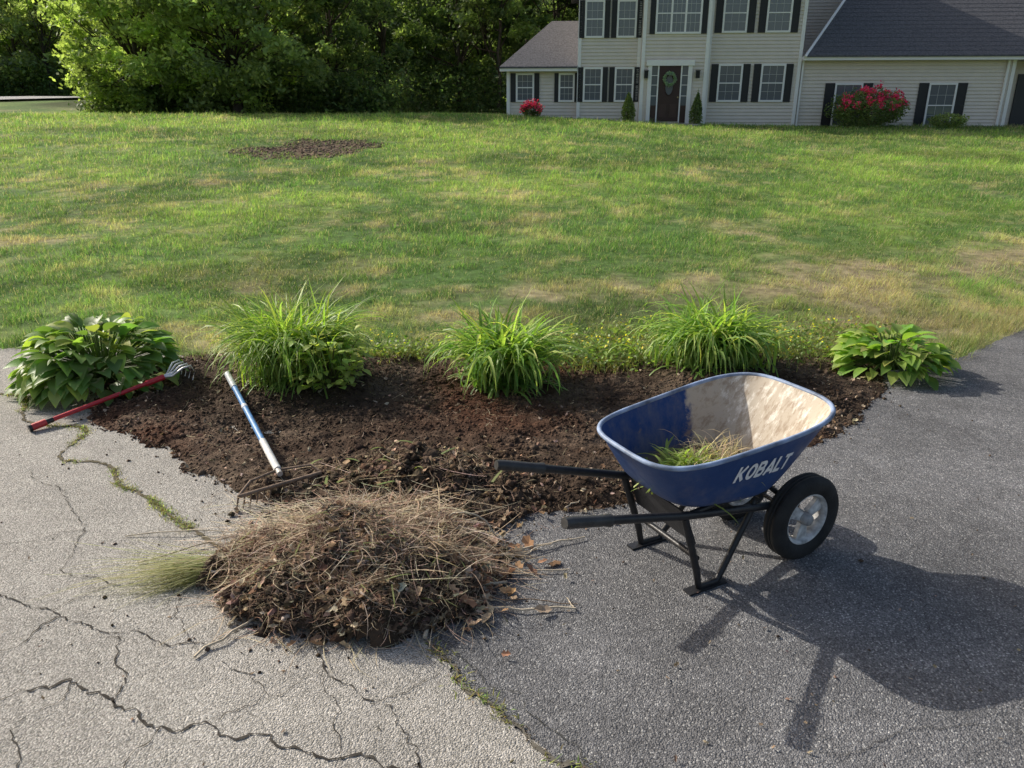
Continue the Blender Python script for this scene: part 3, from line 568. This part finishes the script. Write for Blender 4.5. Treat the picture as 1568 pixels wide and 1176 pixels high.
P=np.c_[X,Y,.385+R.uniform(0,.10,n)*np.exp(-(q**2).sum(1)/3)]
ribbons(mb,P,R.uniform(0,6.28,n),R.uniform(.05,.15,n),R.uniform(-.1,1.3,n),R.uniform(-.8,.4,n),R.uniform(.007,.018,n),jit((.28,.36,.10),n,.35),5,None,0,.2)
n=460;q=R.normal(0,1,(n,2));P=np.c_[.86+.07*q[:,0],-.02+.06*q[:,1],.375+R.uniform(0,.12,n)];ribbons(mb,P,R.uniform(0,6.28,n),R.uniform(.04,.14,n),R.uniform(-.1,1.2,n),R.uniform(-.8,.4,n),.004,jit((.46,.39,.27),n,.35),4)
n=300;q=R.normal(0,1,(n,2));P=np.c_[.80+.1*q[:,0],.0+.07*q[:,1],.385+R.uniform(0,.05,n)];clods(mb,P,.012,jit((.15,.11,.075),n,.4))
mb.build('pulled_weeds',[M_leaf],wb)

# ------------------------------------------------------------------ trees
def trunk(mb,x,y,z,H,r,lean=.0):
    t=np.linspace(0,1,9);P=np.c_[x+lean*t+R.normal(0,.05,9)*t*2,y+R.normal(0,.05,9)*t*2,z-.1+H*t];tube(mb,P,r*(1.15-t)**.8*(1+.4*np.exp(-t*14)),9,jit((.09,.075,.06),1,.2)[0],0);return P
def tree(name,x,y,H,Rc,base,nc,nl,ls,col,light,mbx=None,tr=1.,cs=.22,bright=(.40,.50,.17)):
    mb=mbx or MB();z=float(terr(np.array([x]),np.array([y]))[0]);P=trunk(mb,x,y,z,H*.85,(.08+H*.010)*tr)
    cz=z+(H+base)/2;hh=(H-base)/2
    d=R.normal(size=(nc,3));d/=np.linalg.norm(d,axis=1)[:,None];rr=R.uniform(.35,1,nc)**.6
    Cc=np.c_[x+Rc*d[:,0]*rr,y+Rc*d[:,1]*rr,cz+hh*d[:,2]*rr]*1.
    Cc[:,:2]+=R.normal(0,.3,(nc,2))
    for i in range(0,nc,3):
        s=P[R.integers(2,8)];s=s if s[2]<Cc[i,2] else P[2];mid=(s+Cc[i])/2+np.array([0,0,-.2])+R.normal(0,.15,3)
        tube(mb,[s,mid,Cc[i]],[.05,.03,.01],5,(.08,.065,.05),0)
    sz=R.uniform(.35,1.,nc)*Rc*cs;w=sz**2;w/=w.sum();idx=R.choice(nc,nl,p=w)
    o=R.normal(size=(nl,3))*np.array([1,1,.5]);
    Q=Cc[idx]+o*sz[idx][:,None]*.62;Q[:,2]-=.25*np.abs(o[:,0])*sz[idx]
    Q[:,2]=np.maximum(Q[:,2],z+.1+R.random(nl)*.8)
    cl=R.uniform(.5,1.4,nc)[idx][:,None];yl=np.clip(R.normal(light,.25,nc),0,1)[idx][:,None]
    C=(np.asarray(col)*(1-yl)+np.array(bright)*yl)*cl*R.uniform(.65,1.35,(nl,1))
    cards(mb,Q,R.uniform(.7,1.3,nl)*ls,np.clip(C,0,.8),1,.3)
    if mbx is None: return mb.build(name,[M_bark,M_tree])
LC=(.21,.28,.13)
tree('maple_tree',-12.4,37,9.8,4.7,-.3,300,36000,.23,LC,.42,cs=.155)
tree('maple_tree',-17.3,38.5,9.8,3.4,-.6,240,30000,.23,LC,.65,cs=.165)
tree('maple_tree',-9.0,41.5,9.5,3.2,.0,120,15000,.22,(.12,.185,.075),.2,cs=.2)
tree('birch_tree',-19.6,46,8.5,1.6,-.4,90,9000,.22,LC,.5)
mb=MB();n=26000;x=R.uniform(-20.3,-5,n);y=39.5+R.normal(0,.9,n);z=terr(x,y)+R.random(n)**1.4*2.4*np.clip(fbm(x,y,2.5,111,2)*1.5,.2,1.2);cards(mb,np.c_[x,y,z],R.uniform(.12,.26,n),jit((.15,.215,.08),n,.5)*(.4+fbm(x,y,1.2,113,2))[:,None],1,.2)
for k in range(60): xx=R.uniform(-20.3,-5);tube(mb,[(xx,39.5,1.1),(xx+R.normal(0,.3),39.5,2.6)],[.03,.01],5,(.07,.06,.045),0)
mb.build('undergrowth_hedge',[M_bark,M_tree])
mb=MB();spots=[]
for row,(yy,sp) in enumerate(((47,3.4),(52,3.6),(58,4.2))):
    for x in np.arange(-62,38,sp): spots.append((x+R.normal(0,.8),yy+R.normal(0,1.2),row))
for x,y,row in spots:
    lf=x<-23
    if lf: y+=17
    vis=x<8
    tree('',x,y,R.uniform(10,12.5),R.uniform(2.6,3.6),R.choice([.0,.5,1.5]),46 if vis else 14,(6000 if not lf else 5500) if vis else 1200,.27 if not lf else .36,(.24,.29,.18) if lf else ((.095,.14,.06) if row else (.12,.18,.07)),.14 if not lf else .4,mb,.6,.27)  # left rows get a paler leaf colour to lift their shaded fronts
n=40000;x=R.uniform(-62,6,n);y=44.5+R.uniform(0,4,n)+np.where(x<-23,17,0);z=terr(x,y)+R.random(n)**1.3*2.6*(.4+fbm(x,y,2.5,111,2));C=jit((.12,.18,.07),n,.5)
cards(mb,np.c_[x,y,z],R.uniform(.12,.3,n),C,1,.2)
mb.build('forest_trees',[M_bark,M_tree])
xs=np.linspace(-160,160,160);ts=np.linspace(0,1,16);X,T=np.meshgrid(xs,ts);X=X.ravel();T=T.ravel()
Y=82+T*25+3*(fbm(X,T*20,5,121)-.5);Z=1+19*np.sin(T*np.pi/2)**.6*(.8+.4*fbm(X,T*8,6,123));Z=np.where(T==0,0,Z)
a=np.array([r*160+c for r in range(15) for c in range(159)]);mb=MB();mb.add(np.c_[X,Y,Z],np.stack([a,a+1,a+161,a+160],1),(.09,.12,.07),0,True)
n=70000;x=R.uniform(-95,50,n);t=R.random(n);z=1+17*t;cards(mb,np.c_[x,81+R.normal(0,.8,n)+t*3,z],.6,jit((.2,.25,.15),n,.6),1,.2)
mb.build('wooded_hill',[colmat('woods',1,.05,.8,2,.5,1.2),M_tree])
mb=MB();cl=np.array([(-75,36),(-55,38),(-42,40),(-33,43),(-27,47),(-25,53),(-25,62)]);T=np.gradient(cl,axis=0);T/=np.linalg.norm(T,axis=1)[:,None];Nn=np.stack([-T[:,1],T[:,0]],1)
A=cl+Nn*3.0;B=cl-Nn*3.0;V=[];ns=9
for i in range(len(cl)-1):
    for q in range(6):
        f=q/6
        for g in range(ns): a_=A[i]*(1-f)+A[i+1]*f;b_=B[i]*(1-f)+B[i+1]*f;V.append(a_+(b_-a_)*g/(ns-1))
V=np.array(V);rws=len(V)//ns;mb.add(np.c_[V,terr(V[:,0],V[:,1])+.12],[(r*ns+g,r*ns+g+1,(r+1)*ns+g+1,(r+1)*ns+g) for r in range(rws-1) for g in range(ns-1)]);mb.build('road',[asphalt('road_asphalt',(.3,.3,.3),(.4,.4,.4),(.45,.45,.45),.1,20)])

# ------------------------------------------------------------------ house
hs_=bpy.data.objects.new('colonial_house',None);scn.collection.objects.link(hs_);hs_.location=(2.6,33,0);hs_.rotation_euler=(0,0,rad(-4.5))
SC=(.74,.665,.58);W=(.88,.86,.83);DK=(.035,.035,.038);MU=(.6,.6,.58)
wl=MB();trm=MB();gl=MB();shu=MB();rf=MB()
def clap(x0,x1,y,z0,z1,h=.13,c=SC):
    zz=np.arange(z0,z1,h);V=[];F=[]
    for i,z in enumerate(zz):
        zt=min(z+h,z1);b=len(V);V+=[(x0,y-.004,z),(x1,y-.004,z),(x0,y-.038,z),(x1,y-.038,z),(x0,y-.004,zt),(x1,y-.004,zt)];F+=[(b,b+1,b+3,b+2),(b+2,b+3,b+5,b+4)]
    wl.add(V,F,c)
def win(xc,w,z0,z1,y,sh=.3,cols=1):
    x0,x1=xc-w/2,xc+w/2;t=.07
    box(trm,x0-t,x0,y-.07,y,z0-t,z1+t,W);box(trm,x1,x1+t,y-.07,y,z0-t,z1+t,W);box(trm,x0,x1,y-.07,y,z1,z1+t,W);box(trm,x0,x1,y-.09,y,z0-t,z0,W)
    gl.add([(x0,y-.042,z0),(x1,y-.042,z0),(x1,y-.042,z1),(x0,y-.042,z1)],[(0,1,2,3)])
    zm=(z0+z1)/2;box(trm,x0,x1,y-.060,y-.043,zm-.02,zm+.02,W)
    for c in range(1,cols): xx=x0+w*c/cols;box(trm,xx-.035,xx+.035,y-.065,y-.043,z0,z1,W)
    k=3*cols
    for i in range(1,k):
        if cols>1 and i%3==0: continue
        xx=x0+w*i/k;box(trm,xx-.005,xx+.005,y-.050,y-.0435,z0,z1,MU)
    for zz in((z0+zm)/2,(zm+z1)/2): box(trm,x0,x1,y-.049,y-.044,zz-.005,zz+.005,MU)
    if sh:
        for a,b in((x0-t-sh-.01,x0-t-.01),(x1+t+.01,x1+t+sh+.01)):
            box(shu,a,b,y-.055,y-.02,z0-t,z1+t,DK);
            for q in(a,b-.035): box(shu,q,q+.035,y-.07,y-.055,z0-t,z1+t,DK)
            for q in(z0-t,zm-.03,z1+t-.06): box(shu,a+.035,b-.035,y-.068,y-.055,q,q+.06,DK)
            for q in np.arange(z0,z1,.06): box(shu,a+.035,b-.035,y-.062,y-.055,q,q+.025,DK)
box(wl,-2.85,0,.3,7,.5,3.05,SC);clap(-2.85,0,.3,.6,3.05)
box(wl,0,8.66,0,9,.5,6.6,SC);clap(0,2.47,0,.6,6.6);clap(5.0,8.66,0,.6,6.6)
box(wl,2.47,5.0,-.35,-.001,.5,6.6,SC);clap(2.47,5.0,-.35,.6,6.6)
box(wl,8.661,16.7,.1,9,.5,3.4,SC);clap(8.66,16.7,.1,.6,3.4)
box(wl,16.701,24,.8,9,.5,3.4,SC);clap(16.7,24,.8,.6,3.4)
box(wl,8.7,13.6,5.2,9,3.41,8.2,SC);clap(8.7,13.6,5.2,3.5,8.2)
for x,y,zt in((-2.85,.3,3.03),(0,0,6.5),(2.47,-.35,6.5),(4.90,-.35,6.5),(5.03,0,6.5),(8.52,0,6.5),(16.56,.1,3.38),(2.33,0,6.5)): box(trm,x,x+.13,y-.055,y-.002,.6,zt,W)
box(trm,8.70,8.77,-.02,.04,.6,3.38,W);box(trm,16.35,16.43,-.02,.05,.6,3.38,W)
box(trm,-3.1,-.01,-.08,.26,3.03,3.17,W);box(trm,8.665,24.2,-.32,.06,3.38,3.52,W);box(trm,-.3,9,-.7,-.41,6.5,6.7,W)
def quad(mb,P,c,th=.06):
    P=np.array(P,float);n_=len(P);Q=P.copy();Q[:,2]-=th;mb.add(P,[list(range(n_))],c);mb.add(Q,[list(range(n_))[::-1]],c)
    for i in range(n_): j=(i+1)%n_;mb.add([P[i],P[j],Q[j],Q[i]],[(3,2,1,0)],c)
RC=(.12,.12,.13)
quad(rf,[(-3.1,-.12,3.2),(0,-.12,3.2),(0,3.3,5.15),(-1.15,3.3,5.15)],RC);quad(rf,[(-3.1,7.2,3.2),(-3.1,-.12,3.2),(-1.15,3.3,5.15),(-1.15,4,5.15)],RC);quad(rf,[(0,7.2,3.2),(-3.1,7.2,3.2),(-1.15,4,5.15),(0,4,5.15)],RC)
quad(rf,[(8.68,-.37,3.55),(24.3,-.37,3.55),(24.3,5.1,7.9),(12.6,5.1,7.9)],RC);quad(rf,[(24.3,10,3.55),(8.7,10,3.55),(12.6,5.1,7.9),(24.3,5.1,7.9)],RC)
for k in range(1,26):
    f=k/26;yy=-.37+5.47*f;zz=3.55+4.35*f;xl=8.68+3.92*f
    rf.add([(xl,yy,zz+.004),(24.3,yy,zz+.004),(24.3,yy-.012,zz+.014-.009),(xl,yy-.012,zz+.014-.009)],[(0,3,2,1)],(.09,.09,.1))
tube(trm,[(8.68,-.39,3.50),(12.6,5.08,7.86)],.06,6,W)
quad(rf,[(-.4,-.8,6.7),(9.0,-.8,6.7),(9.0,4.5,10),(-.4,4.5,10)],RC);quad(rf,[(9.0,9.8,6.6),(-.4,9.8,6.6),(-.4,4.5,10),(9,4.5,10)],RC)
wl.add([(0,0,6.6),(0,9,6.6),(0,4.5,9.9)],[(0,1,2)],SC);wl.add([(8.66,0,6.6),(8.66,9,6.6),(8.66,4.5,9.9)],[(2,1,0)],SC)
for xc in(.62,1.86): win(xc,.62,1.95,3.1,0,.2);win(xc,.62,4.3,5.5,0,.2)
win(-2.1,.6,1.95,2.9,.3,.2);win(-.42,.5,1.95,2.9,.3,.16)
for xc in(5.98,7.62): win(xc,.8,1.95,3.2,0,.27);win(xc,.8,4.45,5.7,0,.27)
win(3.8,1.6,4.4,5.7,-.35,.2,3)
for xc in(10.6,14.15): win(xc,.92,1.0,2.5,.1,.36)
y=-.35;xc=3.6
box(trm,xc-.85,xc-.70,y-.10,y,1.0,3.2,W);box(trm,xc+.70,xc+.85,y-.10,y,1.0,3.2,W);box(trm,xc-.92,xc+.92,y-.14,y,3.2,3.4,W)
box(trm,xc-.47,xc-.42,y-.08,y,1.1,3.2,W);box(trm,xc+.42,xc+.47,y-.08,y,1.1,3.2,W)
dr=MB();dc=(.045,.02,.02);box(dr,xc-.42,xc+.42,y-.06,y,1.15,3.2,dc)
for sx in(-1,1):
    box(dr,xc+sx*.585-.115,xc+sx*.585+.115,y-.05,y,1.1,1.75,dc);gl.add([(xc+sx*.585-.115,y-.042,1.75),(xc+sx*.585+.115,y-.042,1.75),(xc+sx*.585+.115,y-.042,3.2),(xc+sx*.585-.115,y-.042,3.2)],[(0,1,2,3)])
    for zz in(2.1,2.5,2.85): box(trm,xc+sx*.585-.115,xc+sx*.585+.115,y-.055,y-.043,zz-.01,zz+.01,W)
    box(dr,xc+sx*.2-.13,xc+sx*.2+.13,y-.075,y-.06,1.3,1.8,(.06,.03,.028))
t=np.arange(20)*2*np.pi/20;tube(dr,np.c_[xc+.17*np.cos(t),np.full(20,y-.07),2.5+.38*np.sin(t)],.022,6,(.05,.026,.025),0,True)
gl.add(np.c_[xc+.15*np.cos(t),np.full(20,y-.065),2.5+.36*np.sin(t)],[list(range(20))])
tube(dr,[(xc+.36,y-.12,2.05),(xc+.36,y-.06,2.05)],.03,8,(.4,.3,.12))
dr.build('front_door',[colmat('door_paint',.35,.4,0,0,.1,5)],hs_)
wr=MB();n=600;a=R.uniform(0,6.28,n);P=np.c_[xc+(.21+R.normal(0,.03,n))*np.cos(a),y-.13+R.normal(0,.02,n),2.72+(.21+R.normal(0,.03,n))*np.sin(a)];cards(wr,P,.08,jit((.38,.48,.38),n,.4));wr.build('wreath',[M_leaf],hs_)
for xl in(2.68,4.66):
    box(shu,xl-.07,xl+.07,y-.2,y-.08,2.75,3.0,(.02,.02,.02));box(shu,xl-.03,xl+.03,y-.08,y-.02,2.8,2.9,(.02,.02,.02));box(shu,xl-.09,xl+.09,y-.22,y-.06,3.0,3.03,(.02,.02,.02))
box(wl,xc-1.1,xc+1.1,y-1.3,y-.04,.5,1.08,(.35,.33,.31));box(wl,xc-1.3,xc+1.3,y-1.7,y-1.3,.5,.95,(.35,.33,.31))
box(shu,17.2,20.2,.70,.76,.6,2.9,(.05,.05,.055))  # garage door panel, its shadow put into the near-black colour
wl.build('walls',[M_paint],hs_);trm.build('white_trim',[M_trim],hs_);gl.build('window_glass',[M_glass],hs_);shu.build('shutters',[colmat('shutter_paint',.5,.3)],hs_);rf.build('roof',[M_roof],hs_)

def shrub(name,x,y,rx,rz,n,ls,col,fl=0,fc=(.78,.07,.22),cone=False):
    mb=MB();z=float(terr(np.array([x]),np.array([y]))[0]);d=R.normal(size=(n,3));d/=np.linalg.norm(d,axis=1)[:,None];rr=R.uniform(.5,1,n)**.5
    lump=.65+.7*fbm(d[:,0]*2+x,d[:,1]*2+d[:,2],.6,131,2)
    P=np.c_[d[:,0]*rr*rx*lump,d[:,1]*rr*rx*lump,rz+d[:,2]*rr*rz*lump]
    if cone: f=(1.05-P[:,2]/(2*rz)*.8);P[:,0]*=f;P[:,1]*=f
    P+=np.array([x,y,z]);cards(mb,P,ls,jit(col,n,.4),1,.3)
    for k in range(5): tube(mb,[(x,y,z-.05),(x+R.normal(0,.3)*rx,y+R.normal(0,.3)*rx,z+rz)],[.025,.01],5,(.07,.05,.04),0)
    if fl:
        o=R.normal(size=(fl,3));o/=np.linalg.norm(o,axis=1)[:,None];o[:,2]=abs(o[:,2])*1.;o[:,1]=-abs(o[:,1])*.9
        lp=.65+.7*fbm(o[:,0]*2+x,o[:,1]*2+o[:,2],.6,131,2);c0=np.array([x,y,z+rz])+o*np.array([rx,rx,rz])*lp[:,None]*.98
        for i in range(fl): cards(mb,c0[i]+R.normal(0,.055,(18,3)),.10,jit(fc,18,.35,.1),1)
    return mb.build(name,[M_bark,M_leaf])
shrub('rhododendron_bush',13.55,31.0,1.35,.66,6500,.10,(.16,.22,.085),66)
shrub('rhododendron_bush',.75,31.9,.45,.30,1500,.08,(.11,.15,.06),20)
shrub('arborvitae_shrub',4.55,32.0,.36,.54,2600,.07,(.22,.28,.10),cone=True)
shrub('arborvitae_shrub',7.15,31.6,.34,.6,2600,.07,(.17,.23,.09),cone=True)
shrub('boxwood_shrub',16.4,30.6,.65,.26,1800,.08,(.24,.30,.12))

# ------------------------------------------------------------------ light, sky, camera
sv=Vector((-.676,.428,.515)).normalized()
el=math.asin(sv.z);azm=math.atan2(sv.x,sv.y)
w=bpy.data.worlds.new('World');scn.world=w;w.use_nodes=True;nt=w.node_tree;bg=nt.nodes['Background']
sk=nt.nodes.new('ShaderNodeTexSky');sk.sky_type='NISHITA';sk.sun_disc=False;sk.sun_elevation=el;sk.sun_rotation=azm;sk.air_density=1.0;sk.dust_density=4.0;sk.ozone_density=.4
nt.links.new(sk.outputs[0],bg.inputs[0]);bg.inputs[1].default_value=.15
sl=bpy.data.lights.new('sun','SUN');sl.energy=5;sl.angle=rad(.5);sl.color=(1,.93,.82);so=bpy.data.objects.new('sun',sl);scn.collection.objects.link(so)
so.rotation_euler=sv.to_track_quat('Z','Y').to_euler()
cd=bpy.data.cameras.new('camera');cd.sensor_width=36;cd.lens=27.04;cd.clip_end=4000;cd.clip_start=.05
co=bpy.data.objects.new('camera',cd);scn.collection.objects.link(co);co.location=(0,0,1.8);co.rotation_euler=(rad(70),0,0);scn.camera=co
scn.view_settings.view_transform='Standard';scn.view_settings.look='None';scn.view_settings.exposure=0
